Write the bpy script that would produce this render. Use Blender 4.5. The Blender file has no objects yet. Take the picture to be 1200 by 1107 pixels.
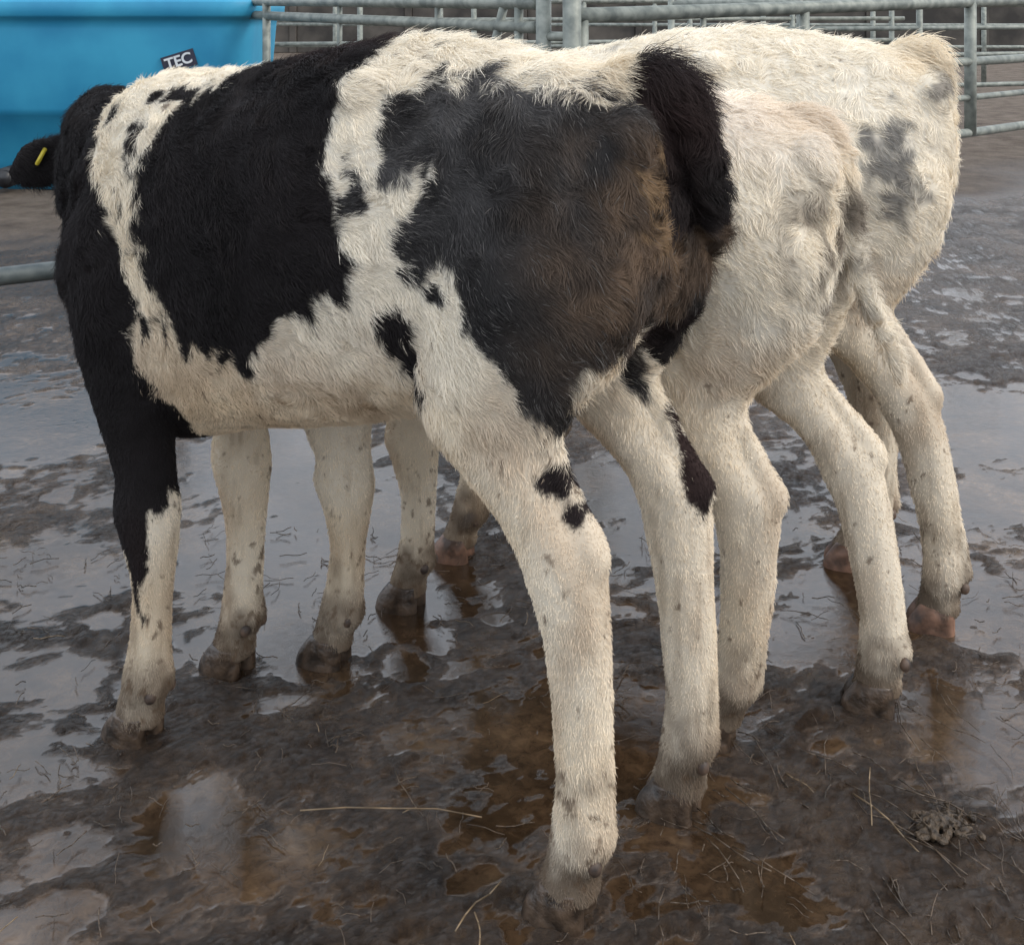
import bpy, bmesh, math, random
import numpy as np
from mathutils import Vector, Matrix
random.seed(4); RNG=np.random.default_rng(7)
scene=bpy.context.scene
H=1.15

# ------------------------------------------------------------ noise
def _hash(ix,iy,iz,seed):
    h=(ix*73856093)^(iy*19349663)^(iz*83492791)^(seed*2654435761)
    h&=0xffffffff
    h=((h^(h>>13))*1274126177)&0xffffffff
    h=((h^(h>>16))*2246822519)&0xffffffff
    h^=h>>15
    return (h&0xffffff)/float(0xffffff)
def vnoise(p,scale,seed=0):
    q=p*scale; i=np.floor(q).astype(np.int64); f=q-i; f=f*f*(3-2*f)
    r=0
    for dx in (0,1):
        wx=f[:,0] if dx else 1-f[:,0]
        for dy in (0,1):
            wy=f[:,1] if dy else 1-f[:,1]
            for dz in (0,1):
                wz=f[:,2] if dz else 1-f[:,2]
                r=r+wx*wy*wz*_hash(i[:,0]+dx,i[:,1]+dy,i[:,2]+dz,seed)
    return r*2-1
def fbm(p,scale,seed=0,oct=3,gain=.5):
    r=0;a=1.;t=0
    for o in range(oct):
        r=r+a*vnoise(p,scale*2**o,seed+o*17); t+=a; a*=gain
    return r/t
def sstep(a,b,x):
    t=np.clip((x-a)/(b-a),0,1); return t*t*(3-2*t)
def poly_sdf(P,poly):
    poly=np.array(poly,float); n=len(poly)
    d=np.full(len(P),1e9); inside=np.zeros(len(P),bool)
    for i in range(n):
        a=poly[i]; b=poly[(i+1)%n]; e=b-a; w=P-a
        t=np.clip((w@e)/(e@e),0,1)
        dd=np.linalg.norm(w-t[:,None]*e,axis=1); d=np.minimum(d,dd)
        c=((a[1]>P[:,1])!=(b[1]>P[:,1]))
        with np.errstate(divide='ignore',invalid='ignore'):
            xi=(b[0]-a[0])*(P[:,1]-a[1])/(b[1]-a[1]+1e-12)+a[0]
        inside^=(c&(P[:,0]<xi))
    return np.where(inside,d,-d)

# ------------------------------------------------------------ material helpers
def mat_new(name):
    m=bpy.data.materials.new(name); m.use_nodes=True
    nt=m.node_tree; b=nt.nodes['Principled BSDF']; return m,nt,b
def N(nt,t,**kw):
    n=nt.nodes.new(t)
    for k,v in kw.items(): setattr(n,k,v)
    return n
def ramp(nt,stops):
    r=nt.nodes.new('ShaderNodeValToRGB'); e=r.color_ramp.elements
    while len(e)<len(stops): e.new(.5)
    for i,(p,c) in enumerate(stops):
        e[i].position=p; e[i].color=(*c,1) if len(c)==3 else c
    return r
def noisy_mat(name,c1,c2,scale,rough=(.4,.6),metal=0,bump=0,detail=6,spec=.5):
    m,nt,b=mat_new(name)
    tc=N(nt,'ShaderNodeTexCoord'); no=N(nt,'ShaderNodeTexNoise')
    no.inputs['Scale'].default_value=scale; no.inputs['Detail'].default_value=detail
    nt.links.new(tc.outputs['Object'],no.inputs['Vector'])
    r=ramp(nt,[(.35,c1),(.65,c2)]); nt.links.new(no.outputs['Fac'],r.inputs['Fac'])
    nt.links.new(r.outputs['Color'],b.inputs['Base Color'])
    mr=N(nt,'ShaderNodeMapRange'); mr.inputs['To Min'].default_value=rough[0]; mr.inputs['To Max'].default_value=rough[1]
    nt.links.new(no.outputs['Fac'],mr.inputs['Value']); nt.links.new(mr.outputs['Result'],b.inputs['Roughness'])
    b.inputs['Metallic'].default_value=metal; b.inputs['Specular IOR Level'].default_value=spec
    if bump:
        bp=N(nt,'ShaderNodeBump'); bp.inputs['Strength'].default_value=bump; bp.inputs['Distance'].default_value=.01
        nt.links.new(no.outputs['Fac'],bp.inputs['Height']); nt.links.new(bp.outputs['Normal'],b.inputs['Normal'])
    return m
def attr_mat(name,rough,spec):
    m,nt,b=mat_new(name)
    a=N(nt,'ShaderNodeAttribute',attribute_name='col')
    nt.links.new(a.outputs['Color'],b.inputs['Base Color'])
    b.inputs['Roughness'].default_value=rough; b.inputs['Specular IOR Level'].default_value=spec
    return m
M_SKIN=attr_mat('calf_coat',.75,.15)
M_FUR=attr_mat('calf_fur',.6,.18)
M_HOOF=noisy_mat('hoof_horn',(.018,.012,.008),(.085,.055,.035),45,(.2,.5),bump=.5)
M_PHOOF=noisy_mat('pale_hoof_horn',(.05,.028,.018),(.26,.14,.09),30,(.3,.6),bump=.4)
M_DEW=noisy_mat('dewclaw_horn',(.03,.02,.015),(.12,.075,.05),60,(.5,.7))
M_EYE=noisy_mat('eye_dark',(.004,.003,.002),(.012,.008,.006),20,(.05,.1))
M_NOSE=noisy_mat('nose_skin',(.02,.015,.015),(.05,.035,.035),60,(.2,.4))
M_TAG=noisy_mat('yellow_tag',(.42,.33,.02),(.5,.4,.04),10,(.4,.5))
M_GALV=noisy_mat('galvanised_steel',(.13,.145,.13),(.27,.285,.25),18,(.45,.7),metal=.25,bump=.1)
M_GALVD=noisy_mat('dull_steel',(.03,.042,.046),(.08,.095,.095),22,(.45,.7),metal=.25,bump=.1)

def link(o):
    scene.collection.objects.link(o); return o
def obj_from_bm(name,bm,mat,smooth=True,parent=None):
    me=bpy.data.meshes.new(name); bm.to_mesh(me); bm.free()
    if smooth:
        for p in me.polygons: p.use_smooth=True
    me.materials.append(mat); o=link(bpy.data.objects.new(name,me))
    if parent: o.parent=parent
    return o
def tube(bm,p0,p1,r,seg=12,r1=None):
    p0=Vector(p0);p1=Vector(p1); r1=r if r1 is None else r1
    z=(p1-p0).normalized(); x=z.orthogonal().normalized(); y=z.cross(x)
    A=[];B=[]
    for i in range(seg):
        a=2*math.pi*i/seg; d=x*math.cos(a)+y*math.sin(a)
        A.append(bm.verts.new(p0+d*r)); B.append(bm.verts.new(p1+d*r1))
    for i in range(seg):
        j=(i+1)%seg; bm.faces.new((A[i],A[j],B[j],B[i]))
    bm.faces.new(A[::-1]); bm.faces.new(B)

# ------------------------------------------------------------ lofting
def catmull(S,sub=4):
    S=np.array(S,float); out=[]
    n=len(S)
    for i in range(n-1):
        p0=S[max(i-1,0)];p1=S[i];p2=S[i+1];p3=S[min(i+2,n-1)]
        for k in range(sub):
            t=k/sub
            out.append(.5*((2*p1)+(-p0+p2)*t+(2*p0-5*p1+4*p2-p3)*t*t+(-p0+3*p1-3*p2+p3)*t**3))
    out.append(S[-1]); return np.array(out)
def loft(bm,S,mode,seg=28,power=2.0,sub=4):
    S=catmull(S,sub) if sub>1 else np.array(S,float)
    C=S[:,:3]; T=np.gradient(C,axis=0)
    rings=[]
    for i in range(len(S)):
        c=Vector(C[i])
        if mode=='trunk': U=Vector((0,1,0));V=Vector((0,0,1))
        elif mode=='leg': U=Vector((1,0,0));V=Vector((0,1,0))
        else:
            t=Vector(T[i]).normalized()
            if abs(t.z)>.9: U=t.cross(Vector((1,0,0))).normalized()
            else: U=t.cross(Vector((0,0,1))).normalized()
            V=U.cross(t)
        ring=[]
        for k in range(seg):
            a=2*math.pi*k/seg; ca=math.cos(a);sa=math.sin(a)
            ca=math.copysign(abs(ca)**(2/power),ca); sa=math.copysign(abs(sa)**(2/power),sa)
            ring.append(bm.verts.new(c+U*ca*max(S[i,3],.001)+V*sa*max(S[i,4],.001)))
        rings.append(ring)
    for a,b in zip(rings,rings[1:]):
        for k in range(seg):
            j=(k+1)%seg; bm.faces.new((a[k],a[j],b[j],b[k]))
    bm.faces.new(rings[0][::-1]); bm.faces.new(rings[-1])
def blob(bm,c,r,sub=3):
    m=Matrix.Translation(Vector(c))@Matrix.Diagonal((r[0],r[1],r[2],1))
    bmesh.ops.create_icosphere(bm,subdivisions=sub,radius=1,matrix=m)

HIND=[ # s,t,z,rs,rt
 (.14,.080,.98,.10,.07),(.115,.095,.90,.135,.085),(.10,.108,.81,.155,.088),(.11,.115,.73,.150,.080),
 (.135,.122,.665,.128,.070),(.150,.128,.605,.098,.058),(.122,.130,.545,.070,.048),(.084,.130,.50,.058,.042),
 (.052,.130,.455,.056,.042),(.039,.129,.405,.051,.041),(.030,.127,.35,.044,.037),(.023,.124,.27,.039,.033),
 (.020,.122,.19,.035,.031),(.021,.122,.14,.035,.032),(.022,.122,.098,.041,.038),(.034,.122,.060,.036,.034),(.042,.122,.022,.041,.038)]
FORE=[
 (.80,.085,.90,.07,.045),(.81,.105,.80,.11,.065),(.805,.115,.70,.115,.068),(.795,.12,.61,.098,.060),(.79,.118,.54,.078,.053),
 (.785,.115,.47,.060,.045),(.772,.112,.41,.048,.040),(.770,.11,.36,.052,.045),(.764,.11,.31,.042,.038),
 (.76,.11,.24,.032,.029),(.762,.11,.17,.031,.029),(.767,.11,.125,.034,.032),(.768,.11,.092,.039,.037),
 (.783,.11,.058,.034,.032),(.79,.11,.022,.040,.038)]

def make_calf(cfg):
    ss,sz=cfg['ss'],cfg['sz']; lz=cfg.get('lz',1.)
    bm=bmesh.new()
    TR=[(-.055,.93,.80,.06),(-.035,1.00,.74,.115),(.01,1.035,.68,.150),(.08,1.060,.64,.170),(.16,1.073,.60,.178),(.25,1.084,.57,.182),
        (.34,1.090,.545,.186),(.42,1.088,.525,.192),(.50,1.070,.505,.202),(.58,1.052,.49,.204),(.66,1.040,.470,.195),
        (.74,1.036,.448,.178),(.82,1.030,.445,.160),(.89,1.00,.49,.140),(.95,.95,.57,.110),(.985,.88,.66,.06)]
    loft(bm,[(s*ss,0,(a+b)/2*sz,w*cfg['w'],(a-b)/2*sz) for s,a,b,w in TR],'trunk',seg=40,power=2.25)
    feet=[]
    def zz(z): return z*sz*(lz+(1-lz)*float(sstep(.5,.85,z)))
    for rows,kind in ((HIND,'h'),(FORE,'f')):
        for side,tag in ((1,'L'),(-1,'R')):
            dh,df,dt=cfg[kind+tag]
            def shf(z):
                if z>=.85: return 0
                if z>=.45: return dh*float(sstep(0,1,(.85-z)/.4))
                return dh+(df-dh)*(.45-z)/.45
            def tof(z): return dt*float(np.clip((.8-z)/.8,0,1))
            R=[(s*ss+shf(z),side*(t*(1 if z<.6 else cfg['w'])+tof(z)),zz(z),rs,rt) for (s,t,z,rs,rt) in rows]
            loft(bm,R,'leg',seg=24,power=2.1)
            feet.append((R[-1][0],R[-1][1],kind,side))
            if kind=='h':
                loft(bm,[(s*ss+shf(z),side*(t+tof(z)),zz(z),a,b) for s,t,z,a,b in
                    ((.075,.128,.60,.020,.022),(.048,.13,.55,.019,.018),(.026,.13,.505,.020,.019),(.009,.13,.468,.025,.024),(.008,.13,.44,.024,.024),(.020,.13,.40,.018,.018),(.03,.13,.37,.012,.012))],'leg',seg=12)
                loft(bm,[(s*ss+shf(z),side*(t+tof(z)),zz(z),a,b) for s,t,z,a,b in
                    ((.002,.127,.40,.014,.014),(-.007,.125,.32,.010,.012),(-.011,.122,.22,.009,.012),(-.011,.122,.14,.011,.014),(-.013,.122,.10,.012,.020))],'leg',seg=12)
                blob(bm,(.365*ss,side*.115*cfg['w'],1.02*sz),(.05,.045,.035))
                blob(bm,(-.015*ss,side*.075,.965*sz),(.04,.04,.05))
                blob(bm,(.195*ss+shf(.65)*.6,side*.140,.665*sz),(.055,.035,.065))
            else:
                blob(bm,(.90*ss,side*.10,.72*sz),(.06,.05,.07))
    poll=Vector(cfg['poll']); hd=Vector(cfg['hdir']).normalized()
    n0=Vector((.80*ss,0,.80*sz)); 
    mid=n0.lerp(poll,.55)+Vector((.03,.02,-.01))
    loft(bm,[(*n0,.13,.21),(*(n0.lerp(mid,.55)),.118,.185),(*mid,.10,.150),(*(mid.lerp(poll,.6)),.08,.115),(*poll,.072,.095)],'free',seg=28)
    rows=[(-.05,.055,.06),(.0,.078,.09),(.06,.088,.103),(.12,.084,.10),(.18,.066,.082),(.25,.052,.062),(.31,.055,.056),(.345,.040,.040)]
    loft(bm,[(*(poll+hd*d+Vector((0,0,-.03*d/.3))),a,b) for d,a,b in rows],'free',seg=24)
    U=hd.cross(Vector((0,0,1))).normalized()
    for sg in (1,-1):
        b0=poll+U*sg*.05+hd*.015+Vector((0,0,-.01))
        out=(U*sg+Vector((0,0,-.62))-hd*.25).normalized()
        pts=[(0,.016,.020),(.035,.012,.034),(.075,.010,.048),(.11,.009,.040),(.14,.007,.014)]
        loft(bm,[(*(b0+out*d),a,b) for d,a,b in pts],'free',seg=16)
    TL=cfg['tail']
    loft(bm,TL,'free',seg=14,sub=5)
    me=bpy.data.meshes.new('calf'); bm.to_mesh(me); bm.free()
    o=link(bpy.data.objects.new('calf',me))
    m=o.modifiers.new('r','REMESH'); m.mode='VOXEL'; m.voxel_size=.0055; m.use_smooth_shade=True
    m=o.modifiers.new('s','SMOOTH'); m.factor=.5; m.iterations=7
    dg=bpy.context.evaluated_depsgraph_get()
    me2=bpy.data.meshes.new_from_object(o.evaluated_get(dg)); o.modifiers.clear(); o.data=me2
    me=me2
    n=len(me.vertices); co=np.empty(n*3); me.vertices.foreach_get('co',co); co=co.reshape(-1,3)
    no=np.empty(n*3); me.vertices.foreach_get('normal',no); no=no.reshape(-1,3)
    d=fbm(co,9,3,3)*.007+fbm(co,34,9,2)*.0024
    d*=sstep(.25,.6,co[:,2])*.75+.25
    d+=fbm(co*np.array([1,1,.28]),46,13,2)*.0026*sstep(.6,.45,co[:,2])
    co+=no*d[:,None]; me.vertices.foreach_set('co',co.ravel()); me.update()
    no=no.ravel().copy(); me.vertices.foreach_get('normal',no); no=no.reshape(-1,3)
    colr=cfg['color'](co,no)
    ca=me.color_attributes.new('col','FLOAT_COLOR','POINT')
    ca.data.foreach_set('color',np.c_[colr*.75,np.ones(n)].astype(np.float32).ravel())
    for p in me.polygons: p.use_smooth=True
    me.materials.clear(); me.materials.append(M_SKIN)
    o.location=(*cfg['loc'],0); F=cfg['F']; o.rotation_euler=(0,0,math.atan2(F[1],F[0]))
    # ---- fur
    me.calc_loop_triangles(); nt=len(me.loop_triangles)
    tri=np.empty(nt*3,np.int32); me.loop_triangles.foreach_get('vertices',tri); tri=tri.reshape(-1,3)
    A,B,C=co[tri[:,0]],co[tri[:,1]],co[tri[:,2]]
    ar=np.linalg.norm(np.cross(B-A,C-A),axis=1)
    K=cfg['hairs']; idx=RNG.choice(nt,K,p=ar/ar.sum())
    r1=np.sqrt(RNG.random(K)); r2=RNG.random(K)
    w=np.c_[1-r1,r1*(1-r2),r1*r2]
    P=w[:,:1]*A[idx]+w[:,1:2]*B[idx]+w[:,2:]*C[idx]
    nn=w[:,:1]*no[tri[idx,0]]+w[:,1:2]*no[tri[idx,1]]+w[:,2:]*no[tri[idx,2]]
    nn/=np.linalg.norm(nn,axis=1)[:,None]+1e-9
    keep=P[:,2]>.03
    P=P[keep];nn=nn[keep];K=len(P)
    body=sstep(.48*sz,.68*sz,P[:,2])
    flow=np.c_[-.70*body-.05,np.zeros(K),-.5-.5*(1-body)]
    flow+=np.c_[vnoise(P,7,31),vnoise(P,7,32),vnoise(P,7,33)]*.45
    flow+=np.c_[vnoise(P,34,41),vnoise(P,34,42),vnoise(P,34,43)]*(.40+.60*body)[:,None]
    flow-=nn*np.sum(flow*nn,axis=1)[:,None]
    flow/=np.linalg.norm(flow,axis=1)[:,None]+1e-9
    clump=vnoise(P,60,51)
    lift=.22+.12*RNG.random(K)+.26*clump*(.3+.7*body)
    jit=RNG.normal(size=(K,3))*.15
    d1=flow+nn*(lift+.18)[:,None]+jit; d1/=np.linalg.norm(d1,axis=1)[:,None]
    d2=flow+nn*(lift*.3)[:,None]+jit*1.5+np.array([0,0,-.15]); d2/=np.linalg.norm(d2,axis=1)[:,None]
    L=(.0055+.0100*body)*(.6+.75*RNG.random(K))*(1+.35*vnoise(P,12,61)+.28*clump)
    top=sstep(.97*sz,1.05*sz,P[:,2])*sstep(.6,.2,P[:,0]); L*=1+.8*top
    ta=np.array(TL)[:,:3]; ta=catmull(ta,4); dt_=np.full(K,9.)
    for q in ta[3:]: dt_=np.minimum(dt_,np.linalg.norm(P-q,axis=1))
    L*=1+cfg['tailhair']*(dt_<.042)*(P[:,0]<0)
    pts=np.stack([P-nn*.001,P+d1*(L*.5)[:,None],P+d1*(L*.5)[:,None]+d2*(L*.55)[:,None]],axis=1)
    cv=bpy.data.hair_curves.new('fur'); cv.add_curves([3]*K)
    cv.attributes['position'].data.foreach_set('vector',pts.astype(np.float32).ravel())
    ra=cv.attributes.get('radius') or cv.attributes.new('radius','FLOAT','POINT')
    rr=(cfg['hr']*(.7+.6*RNG.random(K)))[:,None]*np.array([1.,.85,.25])
    ra.data.foreach_set('value',rr.astype(np.float32).ravel())
    hc=cfg['color'](P,nn,strand=True)
    hc=hc*(.90+.18*RNG.random(K))[:,None]*(1+.09*clump)[:,None]
    at=cv.attributes.new('col','FLOAT_COLOR','CURVE')
    at.data.foreach_set('color',np.c_[np.clip(hc,0,1),np.ones(K)].astype(np.float32).ravel())
    cv.materials.append(M_FUR)
    fo=link(bpy.data.objects.new('fur',cv)); fo.parent=o
    bm=bmesh.new(); bd=bmesh.new()
    for (fs,ft,kind,side) in feet:
        for c in (1,-1):
            S=[(fs+.013,ft+c*.020,-.008,.043,.0205),(fs+.011,ft+c*.0195,.010,.041,.020),(fs+.006,ft+c*.019,.026,.036,.0195),(fs+.000,ft+c*.017,.042,.029,.018)]
            loft(bm,S,'leg',seg=16,power=2.2)
            blob(bd,(fs-.046,ft+c*.021,.082),(.009,.0095,.011))
    obj_from_bm('hooves',bm,cfg.get('hoof',M_HOOF),parent=o)
    obj_from_bm('dewclaws',bd,M_DEW,parent=o)
    bm=bmesh.new()
    for sg in (1,-1):
        c=poll+hd*.115+U*sg*.075+Vector((0,0,.02)); blob(bm,c,(.017,.017,.017))
    obj_from_bm('eyes',bm,M_EYE,parent=o)
    bm=bmesh.new(); c=poll+hd*.335+Vector((0,0,-.028)); blob(bm,c,(.03,.038,.03))
    obj_from_bm('nose',bm,M_NOSE,parent=o)
    return o,poll,hd,U,co,no

CREAM=np.array([.86,.785,.655])
def white_base(P,nn,strand,sz=1.):
    K=len(P); c=np.tile(CREAM,(K,1))
    a=fbm(P,6,101,3)[:,None]
    c*=1+.06*a
    yel=sstep(.0,.6,fbm(P,5,111,2))[:,None]
    c=c*(1-.4*yel)+np.array([.78,.62,.40])*.4*yel
    low=sstep(.78,.45,P[:,2]/sz)*.45
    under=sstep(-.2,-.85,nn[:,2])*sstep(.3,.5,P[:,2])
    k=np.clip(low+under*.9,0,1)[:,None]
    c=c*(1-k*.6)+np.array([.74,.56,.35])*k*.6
    Q=P*np.array([1.,1.,.45])
    st=sstep(-.05,.55,fbm(Q,11,141,4)+.30*sstep(.6,.1,P[:,2]))*sstep(.80,.55,P[:,2])
    c=c*(1-st[:,None]*.52)+np.array([.42,.28,.165])*st[:,None]*.52
    Q=P*np.array([1.,1.,.16])
    sk_=sstep(.22,.5,fbm(Q,75,151,3)+.25*fbm(P,6,152,2)+.15*sstep(.4,.1,P[:,2]))*sstep(.62,.45,P[:,2])
    c=c*(1-sk_[:,None]*.30)+np.array([.30,.21,.13])*sk_[:,None]*.30
    dirt=sstep(.19,.04,P[:,2]+.11*fbm(P,22,121,3))[:,None]
    c=c*(1-dirt*.9)+np.array([.105,.07,.045])*dirt*.9
    m=sstep(.52,.62,fbm(P,75,131,3,.6)+.24*sstep(.5,.05,P[:,2])+.28*fbm(P,7,133,2))[:,None]
    c=c*(1-m*.75)+np.array([.14,.09,.055])*m*.75
    return c
def mixc(c,k,col): return c*(1-k[:,None])+np.array(col)*k[:,None]
def edge(d,strand,K,soft=.003):
    if strand: d=d+RNG.normal(size=K)*.004
    return sstep(-soft,soft,d)

SADDLE=[(.385,1.4),(.37,1.063),(.385,.976),(.376,.883),(.347,.805),(.335,.75),(.387,.738),(.46,.692),(.505,.638),(.567,.622),(.64,.645),(.68,.72),(.722,.82),(.735,.92),(.705,1.0),(.62,1.045),(.60,1.4)]
FRONT=[(.98,1.4),(.95,1.02),(.865,.885),(.785,.80),(.745,.75),(.722,.70),(.755,.64),(.725,.59),(.69,.53),(.70,.43),(.735,.37),(.74,.30),(.765,.21),(.79,.30),(.95,.26),(1.9,.2),(1.9,1.4)]
RUMP=[(-.3,1.028),(.0,1.026),(.10,1.03),(.196,1.042),(.26,1.030),(.325,1.015),(.300,.915),(.232,.934),(.222,.889),(.272,.834),(.235,.785),(.18,.81),(.15,.737),(.10,.669),(.052,.595),(.026,.588),(.02,.66),(-.01,.70),(-.3,.70)]
SHIN=[(.030,.72),(-.12,.72),(-.12,.55),(-.075,.44),(-.055,.42),(-.045,.44),(-.028,.48),(-.008,.54),(.012,.625)]
def color_A(P,nn,strand=False):
    K=len(P); c=white_base(P,nn,strand)
    Q=P*np.array([1.,1.,.5])
    w0=np.c_[fbm(Q,75,211,2),fbm(Q,75,212,2)*2.4]*.012
    w1=np.c_[fbm(P,16,201,3),fbm(P,16,205,3)]*.024+w0
    q=P[:,[0,2]]+w1
    d=poly_sdf(q,SADDLE); k=edge(d,strand,K)
    blk=np.array([.015,.012,.012])*(1+.5*fbm(P,9,221,2))[:,None]
    red=sstep(.0,.7,fbm(P,4,222,2))[:,None]; blk=blk*(1-red)+np.array([.032,.018,.016])*red
    c=c*(1-k[:,None])+blk*k[:,None]
    d=poly_sdf(q,FRONT); 
    zone=(P[:,2]>.64)&(P[:,0]>.66)&(P[:,0]<1.0)
    fl=(fbm(P,22,241,3)-.14-.24*sstep(.85,1.0,P[:,2]))*.06
    d=np.where(zone,np.maximum(d,fl),d)
    d=np.where((P[:,1]<.0)&(P[:,2]<.52),-.1,d)
    k=edge(d,strand,K); c=c*(1-k[:,None])+blk*k[:,None]
    d=poly_sdf(q,RUMP)
    k=edge(d,strand,K,.005)
    g=np.tile(np.array([.032,.029,.028]),(K,1))*(1+.5*fbm(P,20,231,3))[:,None]
    gr=sstep(.72,1.02,P[:,2])*sstep(-.2,.5,fbm(P,14,232,3)+.2)*sstep(.0,.08,P[:,0]); g=mixc(g,gr*.5,(.18,.17,.165))
    br=sstep(.12,-.02,P[:,0])*sstep(.60,.76,P[:,2])*sstep(1.03,.95,P[:,2])*(.5+.8*fbm(P,18,233,3)); g=mixc(g,np.clip(br,0,1)*.9,(.19,.125,.08))
    dd=1-np.sqrt(((P[:,1]-.04)/.06)**2+((P[:,2]-.895)/.09)**2)+.9*fbm(P,34,236,3)
    ck=sstep(.10,.4,dd)*(P[:,0]<.03); g=mixc(g,ck*.9,(.26,.17,.095)); g=mixc(g,ck*sstep(.0,.2,fbm(P,80,238,2))*.85,(.035,.023,.016))
    if strand:
        fr=RNG.random(K)<.10*sstep(.07,-.0,d)+.02; g=np.where(fr[:,None],np.array([.15,.14,.13]),g)
    c=c*(1-k[:,None])+g*k[:,None]
    zone=(P[:,0]>.17)&(P[:,0]<.36)&(P[:,2]>.76)&(P[:,1]>0)
    d=np.where(zone,(fbm(P,24,251,3)-.36)*.06,-.1); k=edge(d,strand,K); c=c*(1-k[:,None])+g*k[:,None]
    tl=(P[:,0]<-.035)&(P[:,2]>.84)&(P[:,1]<.03)
    tl|=(P[:,2]>1.0)&(P[:,0]<.0)&(np.abs(P[:,1])<.045); tl|=(P[:,1]<-.195)&(P[:,0]<.2)
    c=np.where(tl[:,None],blk,c)
    for poly,cond,qq in (([(.292,.735),(.250,.73),(.245,.66),(.232,.62),(.25,.62),(.282,.68)],P[:,1]>0,q),
                      (SHIN,P[:,1]<-.02,P[:,[0,2]]+w0)):
        d=np.where(cond,poly_sdf(qq,poly),-.1); k=edge(d,strand,K); c=c*(1-k[:,None])+blk*k[:,None]
    for (s,z,r) in ((.045,.548,.020),(.022,.512,.014)):
        d=r-np.hypot(P[:,0]-s,(P[:,2]-z)*1.1)+.008*fbm(P,60,77,2); d=np.where(P[:,1]>.02,d,-.1)
        k=edge(d,strand,K); c=c*(1-k[:,None])+blk*k[:,None]
    return c
def color_B(P,nn,strand=False):
    K=len(P); c=white_base(P,nn,strand,.93)
    c=mixc(c,sstep(.85,.97,P[:,2])*.25,(.84,.71,.66))
    k=sstep(.05,-.03,P[:,0])*sstep(.60,.72,P[:,2])*sstep(.9,.82,P[:,2])*sstep(-.15,.4,fbm(P,26,301,3)+.12)
    c=mixc(c,k*.85,(.12,.09,.065))
    return c
def color_C(P,nn,strand=False):
    K=len(P); c=white_base(P,nn,strand)
    d=1-np.sqrt(((P[:,0]-.06)/.07)**2+((P[:,2]-.845)/.115)**2)+1.0*fbm(P,38,311,3)
    k=sstep(0,.8,d)*(P[:,1]>0); c=mixc(c,k*.8,(.08,.08,.085))
    d=1-np.sqrt(((P[:,0]+.03)/.04)**2+((P[:,2]-.99)/.03)**2)+.9*fbm(P,38,312,3)
    k=sstep(0,.7,d); c=mixc(c,k*.7,(.10,.09,.085))
    k=sstep(.30,.55,fbm(P,10,321,3))*sstep(.35,.5,P[:,0]); c=mixc(c,k*.7,(.10,.10,.105))
    return c

A,poll,hd,U,coA,noA=make_calf(dict(ss=1,sz=1,w=1,loc=(.165,1.60),F=(-.885,.466),
    hL=(0,0,0),hR=(-.050,-.055,.004),fL=(0,0,0),fR=(0,0,0),tailhair=.8,
    poll=(1.075,-.095,.905),hdir=(.45,-.8,-.42),
    tail=[(.05,0,1.02,.035,.03),(.0,0,1.045,.034,.030),(-.045,-.02,1.02,.035,.031),(-.066,-.045,.955,.035,.031),(-.068,-.075,.89,.031,.029),(-.05,-.13,.83,.026,.024),(.0,-.20,.78,.022,.02),(.05,-.235,.73,.014,.014)],
    color=color_A,hairs=400000,hr=.00029))
bm=bmesh.new()
left=-U if (-U).y>0 else U
out=(left+Vector((0,0,-.62))-hd*.25).normalized()
c=poll+left*.05+hd*.015+Vector((0,0,-.01))+out*.070-hd*.022
bmesh.ops.create_cube(bm,size=1,matrix=Matrix.Translation(c)@hd.to_track_quat('Y','Z').to_matrix().to_4x4()@Matrix.Rotation(.35,4,'Y')@Matrix.Diagonal((.008,.004,.034,1)))
bmesh.ops.bevel(bm,geom=bm.edges[:],offset=.0015,segments=2,affect='EDGES')
obj_from_bm('ear_tag',bm,M_TAG,parent=A)

B,*_=make_calf(dict(ss=1.0,sz=.93,w=.98,lz=.93,loc=(.469,1.906),F=(-.933,.359),
    hL=(.03,.09,-.035),hR=(-.10,-.145,-.03),fL=(.0,.012,0),fR=(-.02,-.03,0),tailhair=.3,
    poll=(1.16,0,.80),hdir=(.8,0,-.6),
    tail=[(.05,0,.945,.028,.026),(-.01,0,.955,.024,.022),(-.045,-.003,.91,.022,.020),(-.062,-.01,.83,.019,.018),(-.072,-.018,.74,.017,.016),(-.098,-.035,.66,.016,.015),(-.13,-.055,.58,.014,.014),(-.14,-.06,.53,.008,.008)],
    color=color_B,hairs=210000,hr=.00035))
FT=[(.05,0,1.03,.03,.028),(.0,-.01,1.055,.032,.028),(-.035,-.03,1.01,.022,.02),(-.050,-.05,.92,.018,.016),(-.045,-.08,.84,.015,.015),(-.03,-.11,.76,.013,.013),(-.01,-.13,.68,.012,.012),(.0,-.14,.64,.006,.006)]
C,*_=make_calf(dict(ss=1.08,sz=1.0,w=.92,lz=.94,loc=(.79,2.31),F=(-.953,.303),
    hL=(-.02,-.075,-.02),hR=(.035,.09,-.02),fL=(.04,.06,0),fR=(-.03,-.03,0),tailhair=.3,
    poll=(1.25,0,.88),hdir=(.8,.1,-.6),hoof=M_PHOOF,tail=FT,
    color=color_C,hairs=130000,hr=.00043))
# a further calf of the group, standing on the far side of the third
D,*_=make_calf(dict(ss=1.0,sz=.92,w=.88,lz=.95,loc=(.81,2.655),F=(-.953,.303),
    hL=(-.01,-.03,.03),hR=(0,0,0),fL=(0,.0,0),fR=(.0,.0,0),tailhair=.3,
    poll=(1.15,0,.80),hdir=(.8,.1,-.6),tail=[(a,b,z*.92,r,s) for a,b,z,r,s in FT],
    color=color_B,hairs=50000,hr=.0006))

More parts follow.
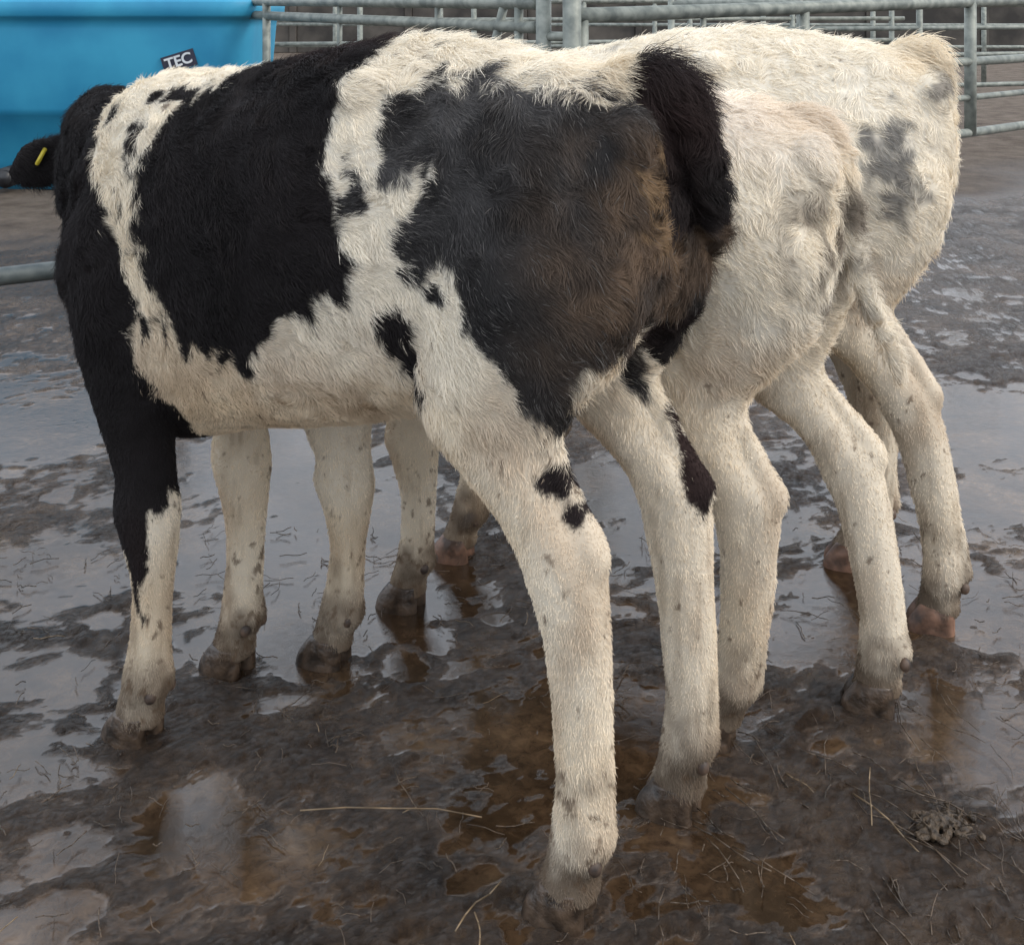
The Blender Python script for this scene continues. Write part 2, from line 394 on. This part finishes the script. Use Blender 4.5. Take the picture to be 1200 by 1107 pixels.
# ------------------------------------------------------------ ground
def axis(lo,hi,step,outlo,outhi,g=1.12):
    a=list(np.arange(lo,hi,step)); s=step; x=a[-1]
    while x<outhi: s*=g; x+=s; a.append(x)
    s=step; x=a[0]; pre=[]
    while x>outlo: s*=g; x-=s; pre.append(x)
    return np.array(pre[::-1]+a)
xs=axis(-1.7,2.0,.006,-150,150,1.03); ys=axis(1.3,3.6,.006,-60,300,1.03)
gx,gy=np.meshgrid(xs,ys); nx,ny=len(xs),len(ys)
G=np.c_[gx.ravel(),gy.ravel(),np.zeros(nx*ny)]
near=sstep(16,7,np.hypot(G[:,0],G[:,1]-2))
W_=np.c_[fbm(G,5,460,2),fbm(G,5,461,2),np.zeros(len(G))]*.06
big=fbm(G,1.6,400,3); med=fbm(G+W_,8,410,3); fine=fbm(G+W_,26,420,4,.75)
ang=.5; GR=np.c_[((G+W_)[:,0]*math.cos(ang)+(G+W_)[:,1]*math.sin(ang))*.3,-(G+W_)[:,0]*math.sin(ang)+(G+W_)[:,1]*math.cos(ang),G[:,2]]
strk=fbm(GR,50,440,3,.65)
h=.007*big+.006*med+.0080*fine+.006*strk
for i in range(340):
    x=RNG.uniform(-1.8,2.2); y=RNG.uniform(1.0,5.8); a=RNG.uniform(0,6.3); fsz=RNG.uniform(.7,1.15); dp=RNG.uniform(.4,1)
    dx=G[:,0]-x; dy=G[:,1]-y; m=(abs(dx)<.1)&(abs(dy)<.1)
    u=(dx[m]*math.cos(a)+dy[m]*math.sin(a))/(.055*fsz); v=(-dx[m]*math.sin(a)+dy[m]*math.cos(a))/(.038*fsz)
    r=np.sqrt(u*u+v*v)+.35*med[m]; h[m]+=dp*(-.007*np.exp(-r**4)+.005*np.exp(-((r-1.25)/.3)**2))
PUD=[(-.42,2.55,.34,.42,1.6),(-.62,2.9,.3,.3,1.4),(-.40,2.25,.22,.2,1.7),(-.95,2.4,.25,.16,1.4),(-.82,2.02,.22,.10,1.3),(-.73,1.80,.14,.08,1.6),(-.45,1.68,.09,.1,1.6),(-.36,1.60,.07,.06,1.5),(-.60,1.62,.06,.05,1.5),
     (.54,2.2,.2,.18,1),(.76,1.88,.22,.16,1.3),(.95,2.3,.25,.2,1.3),(1.35,3.3,.5,.4,1.1),(1.2,2.7,.3,.25,1.1),(.3,2.7,.3,.3,1.),(-1.3,3.3,.5,.3,.9),(-.6,1.45,.12,.08,1.2),(.2,1.9,.25,.18,.9),(.30,1.56,.12,.08,1.1)]
pm=np.full(len(G),0.)
for (x,y,a,b,wt) in PUD:
    pm=np.maximum(pm,wt*np.exp(-(((G[:,0]-x)/a)**2+((G[:,1]-y)/b)**2)))
h-=.011*pm
wl=-.0048
gate_d=(G[:,1]-4.86)*.764-(G[:,0]-.25)*.646
far_d=np.where(G[:,0]>.1,gate_d,G[:,1]-5.4)
dry=sstep(-.2,.9,far_d+.5*fbm(G,1.1,450,3))
depth=wl-h-.02*dry
rel=np.maximum(h,wl)
G[:,2]=rel*near-.001
me=bpy.data.meshes.new('ground')
ii=np.arange(nx*ny).reshape(ny,nx)
q=np.stack([ii[:-1,:-1],ii[:-1,1:],ii[1:,1:],ii[1:,:-1]],-1).reshape(-1,4)
me.vertices.add(len(G)); me.vertices.foreach_set('co',G.ravel())
me.loops.add(q.size); me.loops.foreach_set('vertex_index',q.ravel().astype(np.int32))
me.polygons.add(len(q)); me.polygons.foreach_set('loop_start',np.arange(0,q.size,4,dtype=np.int32))
me.polygons.foreach_set('loop_total',np.full(len(q),4,np.int32)); me.update(calc_edges=True); me.validate()
me.polygons.foreach_set('use_smooth',np.ones(len(me.polygons),bool))
at=me.attributes.new('water','FLOAT','POINT'); at.data.foreach_set('value',depth.astype(np.float32))
at=me.attributes.new('dry','FLOAT','POINT'); at.data.foreach_set('value',dry.astype(np.float32))
m,nt,b=mat_new('wet_mud')
L=nt.links.new
tc=N(nt,'ShaderNodeTexCoord'); wa=N(nt,'ShaderNodeAttribute',attribute_name='water'); da=N(nt,'ShaderNodeAttribute',attribute_name='dry')
n1=N(nt,'ShaderNodeTexNoise'); n1.inputs['Scale'].default_value=5; n1.inputs['Detail'].default_value=10; n1.inputs['Roughness'].default_value=.65
n2=N(nt,'ShaderNodeTexNoise'); n2.inputs['Scale'].default_value=42; n2.inputs['Detail'].default_value=10; n2.inputs['Roughness'].default_value=.75; n2.inputs['Distortion'].default_value=.6
n3=N(nt,'ShaderNodeTexNoise'); n3.inputs['Scale'].default_value=.45; n3.inputs['Detail'].default_value=6
for n in (n1,n2,n3): L(tc.outputs['Object'],n.inputs['Vector'])
r1=ramp(nt,[(.3,(.018,.011,.006)),(.52,(.052,.033,.020)),(.75,(.115,.078,.048))]); L(n1.outputs['Fac'],r1.inputs['Fac'])
r3=ramp(nt,[(.35,(.8,.76,.72)),(.7,(1.3,1.25,1.2))]); L(n3.outputs['Fac'],r3.inputs['Fac'])
mx=N(nt,'ShaderNodeMix',data_type='RGBA',blend_type='MULTIPLY'); mx.inputs[0].default_value=1
L(r1.outputs['Color'],mx.inputs[6]); L(r3.outputs['Color'],mx.inputs[7])
r4=ramp(nt,[(.35,(.45,.42,.4)),(.65,(1.4,1.38,1.3))]); L(n2.outputs['Fac'],r4.inputs['Fac'])
mx2=N(nt,'ShaderNodeMix',data_type='RGBA',blend_type='MULTIPLY'); mx2.inputs[0].default_value=1
L(mx.outputs[2],mx2.inputs[6]); L(r4.outputs['Color'],mx2.inputs[7])
rd=ramp(nt,[(.3,(.085,.066,.052)),(.7,(.20,.165,.135))]); L(n1.outputs['Fac'],rd.inputs['Fac'])
mx3=N(nt,'ShaderNodeMix',data_type='RGBA'); L(da.outputs['Fac'],mx3.inputs[0]); L(mx2.outputs[2],mx3.inputs[6]); L(rd.outputs['Color'],mx3.inputs[7])
L(mx3.outputs[2],b.inputs['Base Color'])
sp=N(nt,'ShaderNodeMapRange'); sp.inputs['To Min'].default_value=.55; sp.inputs['To Max'].default_value=.08; L(da.outputs['Fac'],sp.inputs['Value']); L(sp.outputs['Result'],b.inputs['Specular IOR Level'])
wm=N(nt,'ShaderNodeMapRange'); wm.inputs['From Min'].default_value=-.002; wm.inputs['From Max'].default_value=.0012; L(wa.outputs['Fac'],wm.inputs['Value'])
rr=N(nt,'ShaderNodeMapRange'); rr.inputs['From Min'].default_value=.3; rr.inputs['From Max'].default_value=.7; rr.inputs['To Min'].default_value=.07; rr.inputs['To Max'].default_value=.36
L(n1.outputs['Fac'],rr.inputs['Value'])
mr=N(nt,'ShaderNodeMix'); L(wm.outputs['Result'],mr.inputs[0]); L(rr.outputs['Result'],mr.inputs[2]); mr.inputs[3].default_value=.035
mr2=N(nt,'ShaderNodeMix'); L(da.outputs['Fac'],mr2.inputs[0]); L(mr.outputs[0],mr2.inputs[2]); mr2.inputs[3].default_value=.85
L(mr2.outputs[0],b.inputs['Roughness']); b.inputs['IOR'].default_value=1.48
inv=N(nt,'ShaderNodeMapRange'); inv.inputs['To Min'].default_value=1.; inv.inputs['To Max'].default_value=.07; L(wm.outputs['Result'],inv.inputs['Value'])
bp=N(nt,'ShaderNodeBump'); bp.inputs['Distance'].default_value=.024; L(inv.outputs['Result'],bp.inputs['Strength']); L(n2.outputs['Fac'],bp.inputs['Height']); L(bp.outputs['Normal'],b.inputs['Normal'])
me.materials.append(m); link(bpy.data.objects.new('ground',me))

def strands(name,items,mat):
    bm=bmesh.new()
    for (x,y,a,l,r,z) in items:
        pts=[]; cx,cy=x,y; aa=a
        for k in range(5):
            pts.append(Vector((cx,cy,z+.002*math.sin(k*1.7+x*9)))); cx+=math.cos(aa)*l/4; cy+=math.sin(aa)*l/4; aa+=random.uniform(-.28,.28)
        for p,q_ in zip(pts,pts[1:]): tube(bm,p,q_,r,5)
    return obj_from_bm(name,bm,mat)
M_STR=noisy_mat('wet_straw',(.08,.052,.025),(.26,.18,.10),20,(.3,.6))
M_STRD=noisy_mat('muddy_straw',(.025,.017,.010),(.11,.074,.046),20,(.25,.5))
it=[(random.uniform(-1.5,1.6),random.uniform(1.2,2.6),random.uniform(0,6.3),random.uniform(.012,.06),random.uniform(.0004,.0010),random.uniform(-.002,.005)) for _ in range(1100)]
it+=[(random.gauss(.55,.25),random.gauss(1.62,.13),random.uniform(1.2,2.6),random.uniform(.03,.14),random.uniform(.0005,.0011),random.uniform(.000,.005)) for _ in range(90)]
strands('muddy_straw',it,M_STRD)
it=[(random.uniform(-1.4,1.5),random.uniform(1.3,2.8),random.uniform(0,6.3),random.uniform(.03,.07),random.uniform(.0005,.0008),.004) for _ in range(40)]
it+=[(-.07,1.47,1.1,.10,.0011,.006),(-.04,1.44,1.5,.06,.001,.006),(.55,1.60,2.0,.14,.0011,.006),(.50,1.66,1.3,.13,.001,.006),(.08,1.54,.6,.07,.001,.006),(-.30,1.69,.12,.26,.001,.005)]
strands('straw',it,M_STR)
bm=bmesh.new()
for i in range(90):
    a=random.uniform(0,6.3); rr_=abs(random.gauss(0,.018)); x=.595+math.cos(a)*rr_*1.4; y=1.66+math.sin(a)*rr_
    blob(bm,(x,y,.011*math.exp(-(rr_/.022)**2)),(random.uniform(.003,.009),random.uniform(.003,.009),random.uniform(.003,.006)),2)
for i in range(60):
    a=random.uniform(0,6.3); p=Vector((.595+random.gauss(0,.018),1.66+random.gauss(0,.014),.008)); l=random.uniform(.01,.03)
    tube(bm,p,p+Vector((math.cos(a)*l,math.sin(a)*l,random.uniform(-.004,.010))),.0013,5)
me_=bpy.data.meshes.new('manure_clump'); bm.to_mesh(me_); bm.free(); mo=link(bpy.data.objects.new('manure_clump',me_))
md=mo.modifiers.new('r','REMESH'); md.mode='VOXEL'; md.voxel_size=.0014; md.use_smooth_shade=True
me_.materials.append(noisy_mat('manure',(.02,.012,.006),(.08,.052,.028),120,(.35,.7),bump=1))

# ------------------------------------------------------------ blue tank
def rrect(cx,cy,hx,hy,r,z,bm,seg=7):
    out=[]
    for (sx,sy,a0) in ((1,1,0),(-1,1,90),(-1,-1,180),(1,-1,270)):
        for k in range(seg+1):
            a=math.radians(a0+90*k/seg)
            out.append(bm.verts.new((cx+sx*(hx-r)+r*math.cos(a),cy+sy*(hy-r)+r*math.sin(a),z)))
    return out
bm=bmesh.new(); rings=[]
for z,d in ((0,.10),(.04,.07),(.43,.04),(.455,.0),(.50,-.015),(.98,-.05),(1.035,-.055),(1.045,-.085),(1.06,-.095),(1.135,-.10),(1.15,-.09),(1.15,-.02),(1.10,.0),(.6,.04)):
    rings.append(rrect(-3.08,7.62,1.46-d,.47-d,.20,z,bm))
for a,b_ in zip(rings,rings[1:]):
    n=len(a)
    for k in range(n): bm.faces.new((a[k],a[(k+1)%n],b_[(k+1)%n],b_[k]))
bm.faces.new(rings[0][::-1]); bm.faces.new(rings[-1])
M_BLUE=noisy_mat('blue_plastic',(.012,.20,.36),(.03,.29,.46),2.2,(.45,.65),bump=.15,detail=9)
tank=obj_from_bm('blue_water_tank',bm,M_BLUE)
bm=bmesh.new(); tube(bm,(-2.99,7.20,.10),(-2.99,7.05,.10),.062,20); tube(bm,(-2.99,7.06,.10),(-2.99,7.02,.10),.045,20)
obj_from_bm('outlet_cap',bm,noisy_mat('black_plastic',(.008,.008,.01),(.02,.02,.022),20,(.4,.5)),parent=tank)
bm=bmesh.new(); bmesh.ops.create_cube(bm,size=1,matrix=Matrix.Translation((-1.98,7.105,.785))@Matrix.Rotation(-.30,4,'Y')@Matrix.Diagonal((.20,.012,.10,1)))
obj_from_bm('label',bm,noisy_mat('label_black',(.01,.012,.03),(.02,.02,.04),10,(.4,.5)),False,parent=tank)
fc=bpy.data.curves.new('lettering','FONT'); fc.body='TEC'; fc.size=.09; fc.align_x='CENTER'; fc.align_y='CENTER'; fc.extrude=.002; fc.offset=.002
fc.materials.append(noisy_mat('label_white',(.5,.53,.55),(.6,.62,.63),5,(.4,.5)))
to=link(bpy.data.objects.new('lettering',fc)); to.parent=tank; to.location=(-1.98,7.094,.785)
to.rotation_mode='QUATERNION'; to.rotation_quaternion=(Matrix.Rotation(-.30,3,'Y')@Matrix.Rotation(math.pi/2,3,'X')).to_quaternion()

# ------------------------------------------------------------ metal fences
def fence(name,p0,p1,rails,ups,diag=(),mat=None):
    bm=bmesh.new(); p0=Vector((*p0,0)); p1=Vector((*p1,0)); d=p1-p0; Ln=d.length; d/=Ln
    for (z0,z1,rr) in rails: tube(bm,p0+Vector((0,0,z0)),p1+Vector((0,0,z1)),rr,14)
    for (m_,z0,z1,rr) in ups: tube(bm,p0+d*m_+Vector((0,0,z0)),p0+d*m_+Vector((0,0,z1)),rr,12)
    for (m0,z0,m1,z1,rr) in diag: tube(bm,p0+d*m0+Vector((0,0,z0)),p0+d*m1+Vector((0,0,z1)),rr,12)
    return obj_from_bm(name,bm,mat or M_GALV)
g0=(.25,4.86); g1=(.25+.764*5.4,4.86+.646*5.4)
fence('metal_gate',g0,g1,[(1.085,1.175,.032),(.80,.79,.026),(.385,.385,.026),(.59,.585,.018)],
      [(.05,.36,1.10,.026),(.80,.385,1.10,.014),(1.55,.385,1.12,.026),(3.13,.37,1.16,.034),(5.35,.36,1.18,.028)])
bm=bmesh.new(); tube(bm,(.130,4.92,0),(.130,4.92,1.5),.032,16); tube(bm,(.243,4.84,0),(.243,4.84,1.5),.038,16)
tube(bm,(.13,4.92,1.0),(.243,4.84,1.0),.02,10); tube(bm,(.13,4.92,.4),(.243,4.84,.4),.02,10)
for p in ((.130,4.92),(.243,4.84)): tube(bm,(*p,0),(*p,.012),.09,16)
obj_from_bm('gate_post',bm,M_GALV)
fence('metal_fence_panel',(.10,4.95),(-1.75,7.45),[(1.035,1.06,.026),(1.135,1.14,.026),(.72,.72,.022),(.40,.40,.022)],
      [(.12,0,1.14,.02),(.75,.4,1.14,.014),(1.7,.4,1.14,.014),(2.6,0,1.14,.024)],diag=[(.5,.45,.22,1.14,.02)])
fence('metal_fence_panel',(-2.6,11.5),(4.2,12.8),[(1.14,1.14,.03),(.95,.95,.022),(.72,.72,.022),(.45,.45,.022)],
      [(k*1.13,0,1.2,.028) for k in range(7)])
fence('metal_fence_panel',(1.2,9.0),(7.5,11.0),[(1.12,1.12,.03),(.92,.92,.02),(.70,.70,.02),(.45,.45,.02)],
      [(k*1.1,0,1.2,.026) for k in range(7)])
fence('metal_fence_panel',(-4,17),(14,16),[(1.12,1.12,.035),(.8,.8,.025),(.5,.5,.025)],
      [(k*1.5,0,1.2,.035) for k in range(13)])
fence('metal_barrier',(-2.1,2.95),(-1.02,3.75),[(.37,.35,.027)],
      [(1.30,0,.36,.02),(.05,0,.38,.02)],mat=M_GALVD)

# ------------------------------------------------------------ yard wall at the far side
bm=bmesh.new()
for k in range(24):
    x=-26+k*2.5
    bmesh.ops.create_cube(bm,size=1,matrix=Matrix.Translation((x,26,.9))@Matrix.Diagonal((2.34,.16,1.8,1)))
    bmesh.ops.create_cube(bm,size=1,matrix=Matrix.Translation((x+1.25,25.98,.96))@Matrix.Diagonal((.155,.24,1.92,1)))
bmesh.ops.bevel(bm,geom=bm.edges[:],offset=.012,segments=1,affect='EDGES')
obj_from_bm('concrete_panel_wall',bm,noisy_mat('weathered_concrete',(.022,.019,.016),(.09,.078,.065),1.6,(.7,.9),bump=.4,detail=10),False)

# ------------------------------------------------------------ light
el,az=math.radians(40),math.radians(112)
w=bpy.data.worlds.new('World'); scene.world=w; w.use_nodes=True; nt=w.node_tree
sk=nt.nodes.new('ShaderNodeTexSky'); sk.sky_type='NISHITA'; sk.sun_disc=False; sk.sun_elevation=el; sk.sun_rotation=az
sk.air_density=1.0; sk.dust_density=5; sk.ozone_density=1.2
bg=nt.nodes['Background']; bg.inputs['Strength'].default_value=.15
tc=nt.nodes.new('ShaderNodeTexCoord'); mp=nt.nodes.new('ShaderNodeMapping'); mp.inputs['Scale'].default_value=(1,1,2.6)
cn=nt.nodes.new('ShaderNodeTexNoise'); cn.inputs['Scale'].default_value=2.2; cn.inputs['Detail'].default_value=7; cn.inputs['Roughness'].default_value=.55
nt.links.new(tc.outputs['Generated'],mp.inputs['Vector']); nt.links.new(mp.outputs['Vector'],cn.inputs['Vector'])
cr=nt.nodes.new('ShaderNodeValToRGB'); cr.color_ramp.elements[0].position=.32; cr.color_ramp.elements[0].color=(.3,.3,.3,1); cr.color_ramp.elements[1].position=.54
nt.links.new(cn.outputs['Fac'],cr.inputs['Fac'])
mxw=nt.nodes.new('ShaderNodeMix'); mxw.data_type='RGBA'; mxw.inputs[7].default_value=(11.2,12.1,13.4,1)
nt.links.new(cr.outputs['Color'],mxw.inputs[0]); nt.links.new(sk.outputs['Color'],mxw.inputs[6]); nt.links.new(mxw.outputs[2],bg.inputs['Color'])
sl=bpy.data.lights.new('sun','SUN'); sl.energy=1.3; sl.angle=math.radians(14); sl.color=(1,.92,.80)
so=link(bpy.data.objects.new('sun',sl))
dirv=Vector((math.sin(az)*math.cos(el),math.cos(az)*math.cos(el),math.sin(el)))
so.rotation_euler=dirv.to_track_quat('Z','Y').to_euler(); so.location=(3,-3,6)

cam=bpy.data.cameras.new('camera'); co_=link(bpy.data.objects.new('camera',cam)); co_.location=(0,0,H); co_.rotation_euler=(math.pi/2,0,0)
cam.sensor_width=36; cam.lens=42; cam.shift_y=-553.5/1200; cam.clip_end=1000; cam.clip_start=.05
scene.camera=co_
scene.view_settings.view_transform='Standard'; scene.view_settings.look='None'; scene.view_settings.exposure=0
